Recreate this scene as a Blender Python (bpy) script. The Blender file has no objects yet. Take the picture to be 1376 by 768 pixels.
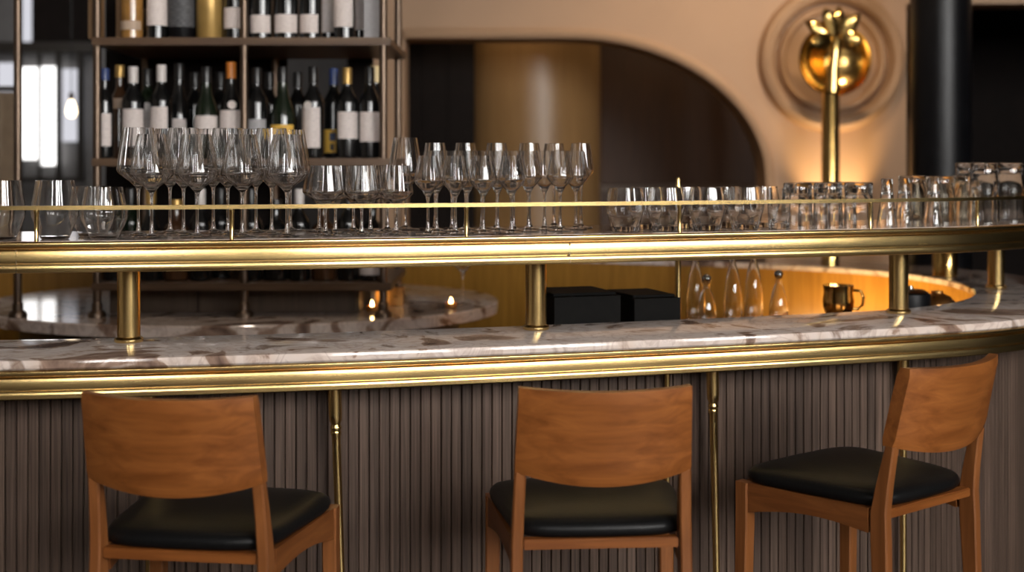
import bpy, bmesh, math, random
from mathutils import Vector
R = math.radians
PI = math.pi
random.seed(7)
sc = bpy.context.scene
C = sc.collection
CAMZ, FPX, CX, CY = 1.51, 1800.0, 688.0, 215.0     # camera height, focal length in pixels, horizon

# ------------------------------------------------------------------ materials
def new_mat(name):
    m = bpy.data.materials.new(name); m.use_nodes = True
    nt = m.node_tree
    return m, nt, nt.nodes['Principled BSDF']

def plain(name, col, rough=.5, metal=0., spec=.5, coat=0., vary=.12, scale=14., stretch=(1, 1, 1), bump=0.):
    """principled with a gentle procedural variation of tone"""
    m, nt, b = new_mat(name)
    tc = nt.nodes.new('ShaderNodeTexCoord'); mp = nt.nodes.new('ShaderNodeMapping')
    mp.inputs['Scale'].default_value = stretch
    nz = nt.nodes.new('ShaderNodeTexNoise'); nz.inputs['Scale'].default_value = scale; nz.inputs['Detail'].default_value = 5
    cr = nt.nodes.new('ShaderNodeValToRGB')
    lo = [c * (1 - vary) for c in col]; hi = [min(1, c * (1 + vary)) for c in col]
    cr.color_ramp.elements[0].position = .3; cr.color_ramp.elements[1].position = .7
    cr.color_ramp.elements[0].color = (*lo, 1); cr.color_ramp.elements[1].color = (*hi, 1)
    L = nt.links
    L.new(tc.outputs['Object'], mp.inputs['Vector']); L.new(mp.outputs['Vector'], nz.inputs['Vector'])
    L.new(nz.outputs['Fac'], cr.inputs['Fac']); L.new(cr.outputs['Color'], b.inputs['Base Color'])
    b.inputs['Roughness'].default_value = rough; b.inputs['Metallic'].default_value = metal
    b.inputs['Specular IOR Level'].default_value = spec
    if coat: b.inputs['Coat Weight'].default_value = coat; b.inputs['Coat Roughness'].default_value = .15
    if bump:
        bp = nt.nodes.new('ShaderNodeBump'); bp.inputs['Strength'].default_value = bump; bp.inputs['Distance'].default_value = .002
        L.new(nz.outputs['Fac'], bp.inputs['Height']); L.new(bp.outputs['Normal'], b.inputs['Normal'])
    return m

def wood(name, c1, c2, axis='x', rough=.4, scale=3., coat=.0, spec=.4):
    """wood with grain running along one object axis"""
    m, nt, b = new_mat(name)
    tc = nt.nodes.new('ShaderNodeTexCoord'); mp = nt.nodes.new('ShaderNodeMapping')
    k = {'x': (1.2, 14, 14), 'y': (14, 1.2, 14), 'z': (14, 14, .8)}[axis]
    mp.inputs['Scale'].default_value = k
    nz = nt.nodes.new('ShaderNodeTexNoise'); nz.inputs['Scale'].default_value = scale; nz.inputs['Detail'].default_value = 8
    nz.inputs['Roughness'].default_value = .62; nz.inputs['Distortion'].default_value = .6
    n2 = nt.nodes.new('ShaderNodeTexNoise'); n2.inputs['Scale'].default_value = 2.2; n2.inputs['Detail'].default_value = 2
    cr = nt.nodes.new('ShaderNodeValToRGB')
    cr.color_ramp.elements[0].position = .32; cr.color_ramp.elements[1].position = .70
    cr.color_ramp.elements[0].color = (*c1, 1); cr.color_ramp.elements[1].color = (*c2, 1)
    mx = nt.nodes.new('ShaderNodeMix'); mx.data_type = 'RGBA'; mx.blend_type = 'MULTIPLY'; mx.inputs['Factor'].default_value = .35
    L = nt.links
    L.new(tc.outputs['Object'], mp.inputs['Vector']); L.new(mp.outputs['Vector'], nz.inputs['Vector'])
    L.new(tc.outputs['Object'], n2.inputs['Vector'])
    L.new(nz.outputs['Fac'], cr.inputs['Fac']); L.new(cr.outputs['Color'], mx.inputs['A']); L.new(n2.outputs['Fac'], mx.inputs['B'])
    L.new(mx.outputs['Result'], b.inputs['Base Color'])
    b.inputs['Roughness'].default_value = rough; b.inputs['Specular IOR Level'].default_value = spec
    if coat: b.inputs['Coat Weight'].default_value = coat; b.inputs['Coat Roughness'].default_value = .2
    bp = nt.nodes.new('ShaderNodeBump'); bp.inputs['Strength'].default_value = .08; bp.inputs['Distance'].default_value = .001
    L.new(nz.outputs['Fac'], bp.inputs['Height']); L.new(bp.outputs['Normal'], b.inputs['Normal'])
    return m

def brass(name, col=(.72, .51, .215), rough=.23, streak=(1, 1, 60)):
    m, nt, b = new_mat(name)
    tc = nt.nodes.new('ShaderNodeTexCoord'); mp = nt.nodes.new('ShaderNodeMapping'); mp.inputs['Scale'].default_value = streak
    nz = nt.nodes.new('ShaderNodeTexNoise'); nz.inputs['Scale'].default_value = 6; nz.inputs['Detail'].default_value = 6
    n2 = nt.nodes.new('ShaderNodeTexNoise'); n2.inputs['Scale'].default_value = 5; n2.inputs['Detail'].default_value = 4
    mr = nt.nodes.new('ShaderNodeMapRange'); mr.inputs['To Min'].default_value = rough * .75; mr.inputs['To Max'].default_value = rough * 1.35
    cr = nt.nodes.new('ShaderNodeValToRGB')
    cr.color_ramp.elements[0].position = .35; cr.color_ramp.elements[1].position = .65
    cr.color_ramp.elements[0].color = (*[c * .88 for c in col], 1); cr.color_ramp.elements[1].color = (*[min(1, c * 1.08) for c in col], 1)
    L = nt.links
    L.new(tc.outputs['Object'], mp.inputs['Vector']); L.new(mp.outputs['Vector'], nz.inputs['Vector'])
    L.new(tc.outputs['Object'], n2.inputs['Vector'])
    L.new(nz.outputs['Fac'], mr.inputs['Value']); L.new(mr.outputs['Result'], b.inputs['Roughness'])
    L.new(n2.outputs['Fac'], cr.inputs['Fac']); L.new(cr.outputs['Color'], b.inputs['Base Color'])
    b.inputs['Metallic'].default_value = 1
    return m

def marble(name):
    m, nt, b = new_mat(name)
    tc = nt.nodes.new('ShaderNodeTexCoord')
    n1 = nt.nodes.new('ShaderNodeTexNoise'); n1.inputs['Scale'].default_value = 3.4; n1.inputs['Detail'].default_value = 7; n1.inputs['Distortion'].default_value = 2.2
    n2 = nt.nodes.new('ShaderNodeTexNoise'); n2.inputs['Scale'].default_value = 9; n2.inputs['Detail'].default_value = 8; n2.inputs['Distortion'].default_value = 2.2
    c1 = nt.nodes.new('ShaderNodeValToRGB'); e = c1.color_ramp.elements
    e[0].position = .33; e[0].color = (.15, .095, .072, 1)
    e[1].position = .42; e[1].color = (.36, .24, .18, 1)
    x = e.new(.45); x.color = (.70, .57, .49, 1)
    x = e.new(.60); x.color = (.74, .63, .57, 1)
    x = e.new(.66); x.color = (.32, .23, .18, 1)
    x = e.new(.74); x.color = (.54, .44, .38, 1)
    c2 = nt.nodes.new('ShaderNodeValToRGB'); e = c2.color_ramp.elements
    e[0].position = .44; e[0].color = (1, 1, 1, 1)
    e[1].position = .50; e[1].color = (.42, .30, .25, 1)
    x = e.new(.56); x.color = (1, 1, 1, 1)
    mx = nt.nodes.new('ShaderNodeMix'); mx.data_type = 'RGBA'; mx.blend_type = 'MULTIPLY'; mx.inputs['Factor'].default_value = .35
    L = nt.links
    L.new(tc.outputs['Object'], n1.inputs['Vector']); L.new(tc.outputs['Object'], n2.inputs['Vector'])
    L.new(n1.outputs['Fac'], c1.inputs['Fac']); L.new(n2.outputs['Fac'], c2.inputs['Fac'])
    L.new(c1.outputs['Color'], mx.inputs['A']); L.new(c2.outputs['Color'], mx.inputs['B'])
    L.new(mx.outputs['Result'], b.inputs['Base Color'])
    b.inputs['Roughness'].default_value = .09
    return m

def slat_wood(name):
    m, nt, b = new_mat(name)
    tc = nt.nodes.new('ShaderNodeTexCoord'); mp = nt.nodes.new('ShaderNodeMapping'); mp.inputs['Scale'].default_value = (70, 70, 1.3)
    nz = nt.nodes.new('ShaderNodeTexNoise'); nz.inputs['Scale'].default_value = 3; nz.inputs['Detail'].default_value = 6
    at = nt.nodes.new('ShaderNodeAttribute'); at.attribute_name = 'tone'
    cr = nt.nodes.new('ShaderNodeValToRGB')
    cr.color_ramp.elements[0].position = .3; cr.color_ramp.elements[1].position = .75
    cr.color_ramp.elements[0].color = (.050, .030, .021, 1); cr.color_ramp.elements[1].color = (.145, .095, .070, 1)
    mr = nt.nodes.new('ShaderNodeMapRange'); mr.inputs['To Min'].default_value = .72; mr.inputs['To Max'].default_value = 1.2
    mx = nt.nodes.new('ShaderNodeVectorMath'); mx.operation = 'SCALE'
    L = nt.links
    L.new(tc.outputs['Object'], mp.inputs['Vector']); L.new(mp.outputs['Vector'], nz.inputs['Vector']); L.new(nz.outputs['Fac'], cr.inputs['Fac'])
    L.new(at.outputs['Fac'], mr.inputs['Value']); L.new(cr.outputs['Color'], mx.inputs[0]); L.new(mr.outputs['Result'], mx.inputs['Scale'])
    L.new(mx.outputs['Vector'], b.inputs['Base Color'])
    b.inputs['Roughness'].default_value = .55; b.inputs['Specular IOR Level'].default_value = .3
    return m

def glass(name, col=(1, 1, 1), ior=1.45, rough=0.):
    m, nt, b = new_mat(name)
    tc = nt.nodes.new('ShaderNodeTexCoord'); nz = nt.nodes.new('ShaderNodeTexNoise'); nz.inputs['Scale'].default_value = 8
    mr = nt.nodes.new('ShaderNodeMapRange'); mr.inputs['To Min'].default_value = rough; mr.inputs['To Max'].default_value = rough + .01
    nt.links.new(tc.outputs['Object'], nz.inputs['Vector']); nt.links.new(nz.outputs['Fac'], mr.inputs['Value']); nt.links.new(mr.outputs['Result'], b.inputs['Roughness'])
    b.inputs['Base Color'].default_value = (*col, 1); b.inputs['IOR'].default_value = ior
    b.inputs['Transmission Weight'].default_value = 1
    return m

def emit(name, col, s):
    m = bpy.data.materials.new(name); m.use_nodes = True; nt = m.node_tree
    nt.nodes.remove(nt.nodes['Principled BSDF']); e = nt.nodes.new('ShaderNodeEmission')
    e.inputs['Color'].default_value = (*col, 1); e.inputs['Strength'].default_value = s
    nt.links.new(e.outputs['Emission'], nt.nodes['Material Output'].inputs['Surface'])
    return m

def label_mat(name, paper, ink, lines=34., amount=.35):
    """paper with faint rows of print, too blurred to read in the photo"""
    m, nt, b = new_mat(name)
    tc = nt.nodes.new('ShaderNodeTexCoord')
    w = nt.nodes.new('ShaderNodeTexWave'); w.bands_direction = 'Z'; w.inputs['Scale'].default_value = lines; w.inputs['Distortion'].default_value = 0
    nz = nt.nodes.new('ShaderNodeTexNoise'); nz.inputs['Scale'].default_value = 90
    mu = nt.nodes.new('ShaderNodeMath'); mu.operation = 'MULTIPLY'
    cr = nt.nodes.new('ShaderNodeValToRGB')
    cr.color_ramp.elements[0].position = .38; cr.color_ramp.elements[1].position = .55
    cr.color_ramp.elements[0].color = (*paper, 1); cr.color_ramp.elements[1].color = (*[p * (1 - amount) + i * amount for p, i in zip(paper, ink)], 1)
    L = nt.links
    L.new(tc.outputs['Object'], w.inputs['Vector']); L.new(tc.outputs['Object'], nz.inputs['Vector'])
    L.new(w.outputs['Fac'], mu.inputs[0]); L.new(nz.outputs['Fac'], mu.inputs[1]); L.new(mu.outputs[0], cr.inputs['Fac']); L.new(cr.outputs['Color'], b.inputs['Base Color'])
    b.inputs['Roughness'].default_value = .6
    return m

M = dict(
    brass=brass('brushed_brass', streak=(1, 1, 90)), brass_col=brass('turned_brass', streak=(60, 60, 1)),
    gold=brass('polished_gold', (.72, .47, .16), .17, (3, 3, 3)),
    bronze=brass('dark_bronze', (.16, .115, .085), .38, (40, 40, 1)),
    copper=brass('warm_copper', (.80, .42, .14), .28, (8, 8, 8)),
    steel=brass('polished_steel', (.62, .61, .60), .18, (8, 8, 8)),
    marble=marble('veined_marble'),
    slats=slat_wood('smoked_oak_slats'),
    stool=wood('walnut_stool_wood', (.19, .056, .011), (.37, .125, .029), 'x', .38),
    stool_leg=wood('walnut_stool_leg_wood', (.18, .058, .014), (.34, .122, .036), 'z', .40),
    stool_rail=wood('walnut_stool_rail_wood', (.145, .043, .010), (.27, .094, .025), 'y', .42),
    leather=plain('black_leather', (.005, .005, .0052), 0.40, spec=.18, vary=.2, scale=160, bump=.15),
    amber_wood=wood('amber_veneer', (.36, .165, .026), (.56, .28, .05), 'z', .3, coat=.3),
    cabinet=wood('brown_cabinet_wood', (.085, .052, .034), (.13, .085, .056), 'z', .5),
    board=wood('bronzed_shelf_board', (.10, .055, .03), (.16, .095, .055), 'x', .4),
    dark_wood=wood('dark_panel_wood', (.018, .011, .008), (.035, .022, .016), 'z', .45),
    beige=plain('beige_plaster', (.44, .275, .165), .62, vary=.04, scale=3),
    tan=wood('tan_drum_veneer', (.27, .155, .065), (.34, .20, .085), 'z', .33),
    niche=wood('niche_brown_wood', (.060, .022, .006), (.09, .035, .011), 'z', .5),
    black=plain('black_lacquer', (.004, .004, .005), .34, spec=.25, vary=.2),
    black_mat=plain('black_rubber', (.005, .0045, .004), .7, spec=.1, vary=.25, scale=40, bump=.2),
    grey_wall=plain('grey_wall_paint', (.13, .125, .125), .6, vary=.08),
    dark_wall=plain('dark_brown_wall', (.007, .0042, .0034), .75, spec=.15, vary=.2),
    ceiling=plain('ceiling_paint', (.16, .13, .105), .8, vary=.05),
    floor=wood('floor_boards', (.05, .032, .022), (.09, .06, .042), 'y', .35),
    room=plain('room_plaster', (.50, .43, .36), .8, vary=.05),
    frame=plain('dark_window_frame', (.02, .016, .013), .4, vary=.1),
    glass=glass('clear_glass', ior=1.58), glass_amber_reflection=glass('painted_amber_reflection', (1., .93, .82), 1.55),
    wine=plain('dark_bottle_glass', (.006, .006, .006), .08, vary=.3, scale=20, coat=.3),
    wine_green=plain('green_bottle_glass', (.008, .013, .007), .08, vary=.3, scale=20, coat=.3),
    amber_glass=plain('amber_bottle_glass', (.30, .15, .04), .10, vary=.25, scale=20, coat=.5),
    brown_glass=plain('brown_bottle_glass', (.05, .022, .010), .10, vary=.25, scale=20, coat=.5),
    cap_white=plain('white_foil', (.66, .60, .57), .35, vary=.08), cap_black=plain('black_foil', (.012, .011, .011), .3),
    cap_orange=plain('orange_foil', (.62, .20, .03), .35), cap_gold=plain('gold_foil', (.45, .28, .09), .35, metal=.6),
    cap_cream=plain('cream_foil', (.75, .58, .30), .4), cap_blue=plain('blue_foil', (.035, .06, .18), .35),
    paper=label_mat('white_paper_label', (.66, .58, .55), (.2, .17, .16)), paper_tan=label_mat('tan_paper_label', (.45, .33, .24), (.1, .07, .05)),
    paper_yellow=label_mat('yellow_paper_label', (.72, .43, .07), (.3, .2, .05), amount=.15),
    paper_grey=label_mat('grey_paper_label', (.36, .35, .36), (.1, .1, .1)), paper_dark=label_mat('dark_paper_label', (.05, .05, .055), (.3, .3, .3)),
    paper_blue=plain('blue_print', (.05, .075, .16), .6), ink=plain('dark_print', (.05, .045, .045), .6),
    cask=wood('pale_box_wood', (.24, .135, .06), (.36, .21, .10), 'z', .5), tin=plain('gold_tin', (.46, .29, .09), .35, metal=.5),
    curtain=plain('beige_curtain', (.45, .33, .22), .8, vary=.1),
    day=emit('daylight_pane', (1., .985, .96), 26.0), day_far=emit('far_daylight_pane', (1., .98, .96), 2.6),
    bulb=emit('warm_bulb_glow', (1., .78, .5), 5), glint_glow=emit('painted_lamp_glint', (1., .62, .22), 25),
)

# ------------------------------------------------------------------ mesh helpers
def obj(name, bm, mat, parent=None, smooth=True, sharp=38):
    bmesh.ops.recalc_face_normals(bm, faces=bm.faces)
    me = bpy.data.meshes.new(name); bm.to_mesh(me); bm.free()
    if smooth:
        me.shade_smooth(); me.set_sharp_from_angle(angle=R(sharp))
    me.materials.append(mat)
    o = bpy.data.objects.new(name, me); C.objects.link(o)
    if parent is not None: o.parent = parent
    return o

def tag(o, label, cat, group=None, kind=None):
    o['label'] = label; o['category'] = cat
    if group: o['group'] = group
    if kind: o['kind'] = kind
    return o

def thing(name, label, cat, loc=(0, 0, 0), rz=0, group=None):
    o = bpy.data.objects.new(name, None); C.objects.link(o)
    o.empty_display_size = .1
    o.location = loc; o.rotation_euler = (0, 0, rz)
    return tag(o, label, cat, group)

def struct(name, bm, mat, smooth=False):
    o = obj(name, bm, mat, None, smooth); o['kind'] = 'structure'
    return o

def dup(root, loc, rz, label, group):
    r = root.copy(); C.objects.link(r); r.location = loc; r.rotation_euler = (0, 0, rz)
    r['label'] = label; r['group'] = group
    for ch in list(root.children):
        c = ch.copy(); C.objects.link(c); c.parent = r
        for g in ch.children:
            d = g.copy(); C.objects.link(d); d.parent = c
    return r

def box(bm, x0, x1, y0, y1, z0, z1, bev=0.):
    vs = [bm.verts.new(p) for p in [(x0, y0, z0), (x1, y0, z0), (x1, y1, z0), (x0, y1, z0), (x0, y0, z1), (x1, y0, z1), (x1, y1, z1), (x0, y1, z1)]]
    fs = [bm.faces.new([vs[i] for i in q]) for q in [(0, 3, 2, 1), (4, 5, 6, 7), (0, 1, 5, 4), (1, 2, 6, 5), (2, 3, 7, 6), (3, 0, 4, 7)]]
    if bev:
        es = list({e for f in fs for e in f.edges})
        bmesh.ops.bevel(bm, geom=es, offset=bev, segments=2, affect='EDGES', clamp_overlap=True)
    return bm

def BOX(*a, bev=0.): return box(bmesh.new(), *a, bev=bev)

def lathe(prof, n=32, cx=0, cy=0, flute=None, bm=None, cap=True):
    """profile [(r, z)...] turned about z; flute(r, z, angle) gives back a radius"""
    bm = bm or bmesh.new(); rings = []
    for r, z in prof:
        if r < 1e-6: rings.append([bm.verts.new((cx, cy, z))]); continue
        ring = []
        for k in range(n):
            a = 2 * PI * k / n; rr = flute(r, z, a) if flute else r
            ring.append(bm.verts.new((cx + rr * math.cos(a), cy + rr * math.sin(a), z)))
        rings.append(ring)
    for a, b in zip(rings, rings[1:]):
        if len(a) == 1 and len(b) == 1: continue
        for k in range(n):
            j = (k + 1) % n
            if len(a) == 1: bm.faces.new((a[0], b[j], b[k]))
            elif len(b) == 1: bm.faces.new((a[k], a[j], b[0]))
            else: bm.faces.new((a[k], a[j], b[j], b[k]))
    if cap:
        for ring, fl in ((rings[0], True), (rings[-1], False)):
            if len(ring) > 1: bm.faces.new(ring[::-1] if fl else ring)
    return bm

def loft(bm, secs, cap=True):
    """secs: list of vertex-position loops of equal length"""
    rs = [[bm.verts.new(p) for p in s] for s in secs]
    n = len(rs[0])
    for a, b in zip(rs, rs[1:]):
        for k in range(n): bm.faces.new((a[k], a[(k + 1) % n], b[(k + 1) % n], b[k]))
    if cap: bm.faces.new(rs[0][::-1]); bm.faces.new(rs[-1])
    return bm

def rsec(c, wx, wy, bev=.003):
    """a rectangular section with clipped corners in the xy plane about c"""
    x, y, z = c; a, b = wx / 2, wy / 2; e = min(bev, a * .8, b * .8)
    return [(x + u, y + v, z) for u, v in [(-a + e, -b), (a - e, -b), (a, -b + e), (a, b - e), (a - e, b), (-a + e, b), (-a, b - e), (-a, -b + e)]]

def tube(bm, pts, r, n=10):
    pts = [Vector(p) for p in pts]; secs = []
    for i, p in enumerate(pts):
        t = (pts[min(i + 1, len(pts) - 1)] - pts[max(i - 1, 0)]).normalized()
        u = t.orthogonal().normalized() if abs(t.z) > .9 else t.cross(Vector((0, 0, 1))).normalized()
        v = t.cross(u); rr = r[i] if isinstance(r, (list, tuple)) else r
        secs.append([p + u * rr * math.cos(2 * PI * k / n) + v * rr * math.sin(2 * PI * k / n) for k in range(n)])
    return loft(bm, secs)

# ------------------------------------------------------------------ the bar's outline: outer edge of the marble, counter-clockwise
OUT = [(-1.75, 2.72), (-1.38, 2.705), (-1.017, 2.74), (-.724, 2.79), (-.378, 2.86), (-.046, 2.95), (.309, 3.056), (.693, 3.185), (1.02, 3.305), (1.268, 3.425),
       (1.53, 3.65), (1.73, 3.98), (1.83, 4.4), (1.80, 4.8), (1.65, 5.18), (1.36, 5.48), (.95, 5.72), (.4, 5.93), (-.2, 6.2), (-.9, 6.45), (-1.7, 6.5), (-2.4, 6.25),
       (-2.9, 5.7), (-3.1, 5.0), (-3.05, 4.2), (-2.8, 3.5), (-2.35, 2.98)]
def spline_closed(P, per=24):
    out = []; n = len(P)
    for i in range(n):
        p0, p1, p2, p3 = [Vector(P[(i + k) % n]) for k in (-1, 0, 1, 2)]
        for j in range(per):
            t = j / per
            out.append(.5 * ((2 * p1) + (-p0 + p2) * t + (2 * p0 - 5 * p1 + 4 * p2 - p3) * t * t + (-p0 + 3 * p1 - 3 * p2 + p3) * t ** 3))
    return out
raw = spline_closed(OUT)
for _ in range(60):      # ease the curvature
    raw = [(raw[i - 1] + raw[i] * 2 + raw[(i + 1) % len(raw)]) / 4 for i in range(len(raw))]
cum = [0.]
for i in range(len(raw)): cum.append(cum[-1] + (raw[(i + 1) % len(raw)] - raw[i]).length)
TOT = cum[-1]
def at_s(s):
    s %= TOT; lo, hi = 0, len(raw)
    while hi - lo > 1:
        m = (lo + hi) // 2
        if cum[m] <= s: lo = m
        else: hi = m
    t = (s - cum[lo]) / max(1e-9, cum[lo + 1] - cum[lo])
    return raw[lo].lerp(raw[(lo + 1) % len(raw)], t)
def frame_s(s):
    p = at_s(s); t = (at_s(s + .03) - at_s(s - .03)).normalized()
    return p, t, Vector((-t.y, t.x))
def off(s, o):
    p, t, n = frame_s(s); return p + n * o
def s_at_px(px, o, s0=0., s1=5.2):
    """arc length at which the line offset by o crosses a picture column, on the guests' side"""
    best = None
    for k in range(1201):
        s = s0 + (s1 - s0) * k / 1200; q = off(s, o); d = abs(CX + FPX * q.x / q.y - px)
        if best is None or d < best[0]: best = (d, s)
    return best[1]
def pt_px(px, o):
    return off(s_at_px(px, o, 0., S_LOBE), o)
S_LOBE = next(s for s in [k * .01 for k in range(800)] if at_s(s).x > 1.60)

def sweep(prof, s0, s1, n, closed=False, bm=None):
    """closed profile [(offset, z)...] carried along the outline"""
    bm = bm or bmesh.new(); rows = []
    for i in range(n if closed else n + 1):
        s = s0 + (s1 - s0) * i / n; p, t, nn = frame_s(s)
        rows.append([bm.verts.new((p.x + nn.x * o, p.y + nn.y * o, z)) for o, z in prof])
    m = len(prof)
    for i in range(n):
        a, b = rows[i], rows[(i + 1) % len(rows)]
        for k in range(m): bm.faces.new((a[k], b[k], b[(k + 1) % m], a[(k + 1) % m]))
    if not closed: bm.faces.new(rows[0]); bm.faces.new(rows[-1][::-1])
    return bm

# ------------------------------------------------------------------ room shell
struct('floor', BOX(-6, 6, -3.6, 11.4, -.1, 0), M['floor'])
struct('ceiling', BOX(-6, 6, -3.6, 11.4, 4.4, 4.5), M['ceiling'])
struct('wall_left', BOX(-6.1, -6, -3.6, 11.4, 0, 4.4), M['room'])
bm = bmesh.new()
for y0, y1, z0, z1 in ((-3.5, -2.9, 0, 4.4), (-2.9, -1.5, 0, 2.05), (-2.9, -1.5, 4.25, 4.4), (-1.5, 11.4, 0, 4.4)): box(bm, 6, 6.2, y0, y1, z0, z1)
struct('wall_right', bm, M['dark_wall'])
w = struct('window_4', BOX(6.14, 6.16, -2.9, -1.5, 2.05, 4.25), M['day'])
bm = bmesh.new()
for y in (-2.9, -2.225, -1.55): box(bm, 6.08, 6.13, y, y + .05, 2.05, 4.25)
for z in (2.05, 3.1, 4.20): box(bm, 6.085, 6.13, -2.9, -1.5, z, z + .05)
obj('window_frame', bm, M['frame'], w, False)
# wall behind the viewer: piers between four tall windows
bm = bmesh.new()
WIN = [(-.75, -.1), (1.8, 3.5), (3.9, 5.5)]
xs = [-6] + [v for w in WIN for v in w] + [6]
for i in range(0, len(xs), 2): box(bm, xs[i], xs[i + 1], -3.7, -3.5, 0, 4.4)
for a, b in WIN: box(bm, a, b, -3.7, -3.5, 0, 2.05); box(bm, a, b, -3.7, -3.5, 4.25, 4.4)
struct('wall_back', bm, M['room'])
for i, (a, b) in enumerate(WIN):
    w = struct(f'window_{i + 1}', BOX(a, b, -3.66, -3.64, 2.05, 4.25), M['day'])
    bm = bmesh.new()
    for q in ((a, a + .05), (b - .05, b), ((a + b) / 2 - .025, (a + b) / 2 + .025)): box(bm, q[0], q[1], -3.63, -3.58, 2.05, 4.25)
    for z in (2.05, 3.1, 4.20): box(bm, a, b, -3.63, -3.585, z, z + .05)
    obj('window_frame', bm, M['frame'], w, False)
# beige wall with the arched opening
WY = 7.0; PX = WY / FPX
def wx(px): return (px - CX) * PX
def wz(y): return CAMZ - (y - CY) * PX
ax, az, aw, ah = wx(762), wz(243), wx(1028) - wx(762), wz(52) - wz(243)
bm = bmesh.new()
arc = [(ax + aw * math.sin(t * PI / 2 / 32), az + ah * math.cos(t * PI / 2 / 32)) for t in range(33)]
TH = .26; XR = wx(1218); ZH = wz(5)
def slab(bm, quad):
    """an upright slab, its front face given by (x, z) corners"""
    f = [bm.verts.new((x, WY, z)) for x, z in quad]; b = [bm.verts.new((x, WY + TH, z)) for x, z in quad]
    bm.faces.new(f); bm.faces.new(b[::-1])
    for k in range(len(quad)): bm.faces.new((f[k], b[k], b[(k + 1) % len(quad)], f[(k + 1) % len(quad)]))
slab(bm, [(-.78, 0), (-.56, 0), (-.56, 4.4), (-.78, 4.4)])
slab(bm, [(-.56, az + ah), (ax, az + ah), (ax, 4.4), (-.56, 4.4)])
for (xa, za), (xb, zb) in zip(arc, arc[1:]): slab(bm, [(xa, za), (xb, zb), (xb, 4.4), (xa, 4.4)])
slab(bm, [(ax + aw, 0), (XR, 0), (XR, 4.4), (ax + aw, 4.4)])
slab(bm, [(XR, ZH), (6.0, ZH), (6.0, 4.4), (XR, 4.4)])
bmesh.ops.remove_doubles(bm, verts=bm.verts, dist=1e-5)
struct('wall_front', bm, M['beige'], False)
# rounded bead round the arch
bm = bmesh.new()
path = [(-.56, 0), (-.56, az + ah)] + arc + [(ax + aw, 0)]
path = [(-.56, az + ah), (-.2, az + ah)] + arc + [(ax + aw, az - .6), (ax + aw, 0)]
secs = []
for i, (x, z) in enumerate(path):
    a = Vector(path[max(0, i - 1)]); b = Vector(path[min(len(path) - 1, i + 1)]); t = (b - a).normalized(); nn = Vector((-t.y, t.x))
    pf = [(0., 0.), (0., -.02), (.008, -.03), (.03, -.036), (.046, -.026), (.050, -.006), (.058, -.004), (.060, 0.)]
    secs.append([(x + nn.x * u, WY + v, z + nn.y * u) for u, v in pf])
loft(bm, secs)
struct('trim_1', bm, M['beige'], True)
# concentric moulded rings of the roundel
rc = (wx(1117), wz(80))
bm = bmesh.new()
prof = [(.240, 0), (.242, .012), (.252, .020), (.268, .022), (.280, .014), (.284, .004), (.296, .004), (.300, .020), (.316, .036), (.345, .042), (.368, .034), (.380, .014), (.386, 0)]
rows = []
for r, d in prof:
    rows.append([bm.verts.new((rc[0] + r * math.cos(2 * PI * k / 96), WY - d * 2.0, rc[1] + r * math.sin(2 * PI * k / 96))) for k in range(96)])
for a, b in zip(rows, rows[1:]):
    for k in range(96): bm.faces.new((a[k], a[(k + 1) % 96], b[(k + 1) % 96], b[k]))
a, b = rows[-1], rows[0]
for k in range(96): bm.faces.new((a[k], a[(k + 1) % 96], b[(k + 1) % 96], b[k]))
struct('trim_2', bm, M['beige'], True)
# behind the arch
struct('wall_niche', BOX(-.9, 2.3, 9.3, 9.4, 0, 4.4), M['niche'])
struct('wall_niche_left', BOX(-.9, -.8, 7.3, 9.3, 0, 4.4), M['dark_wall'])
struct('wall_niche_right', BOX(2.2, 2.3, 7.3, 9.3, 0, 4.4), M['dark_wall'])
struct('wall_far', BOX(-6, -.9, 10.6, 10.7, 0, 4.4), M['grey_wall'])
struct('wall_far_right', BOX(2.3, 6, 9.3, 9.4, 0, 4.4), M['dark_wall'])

# far window seen between the shelf posts
YW = 10.5; k_ = YW / FPX
def fx(px): return (px - CX) * k_
def fz(y): return CAMZ - (y - CY) * k_
def far_pane(x0, x1, y0, y1, bm): return box(bm, fx(x0), fx(x1), YW + .02, YW + .04, fz(y1), fz(y0))
bm = bmesh.new(); far_pane(29, 53, 90, 214, bm); far_pane(55, 77, 89, 222, bm)
w = struct('window_5', bm, M['day_far'])
bm = bmesh.new()
box(bm, fx(-70), fx(128), YW - .06, YW + .02, fz(71), fz(57))
for a, b in ((22, 29), (53, 55), (77, 82), (106, 112)): box(bm, fx(a), fx(b), YW - .04, YW + .02, fz(240), fz(71))
box(bm, fx(22), fx(112), YW - .05, YW + .02, fz(244), fz(238))
obj('window_frame', bm, M['frame'], w, False)
pal = bmesh.new(); far_pane(83, 106, 92, 190, pal); far_pane(29, 44, -40, 57, pal); far_pane(-4, 18, 84, 122, pal)
obj('dim_pane', pal, emit('overcast_pane', (.92, .92, 1.), .75), w, False)
struct('wall_far_dark', BOX(fx(44), fx(128), YW - .02, YW + .015, fz(57), 4.4), M['dark_wall'])

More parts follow.
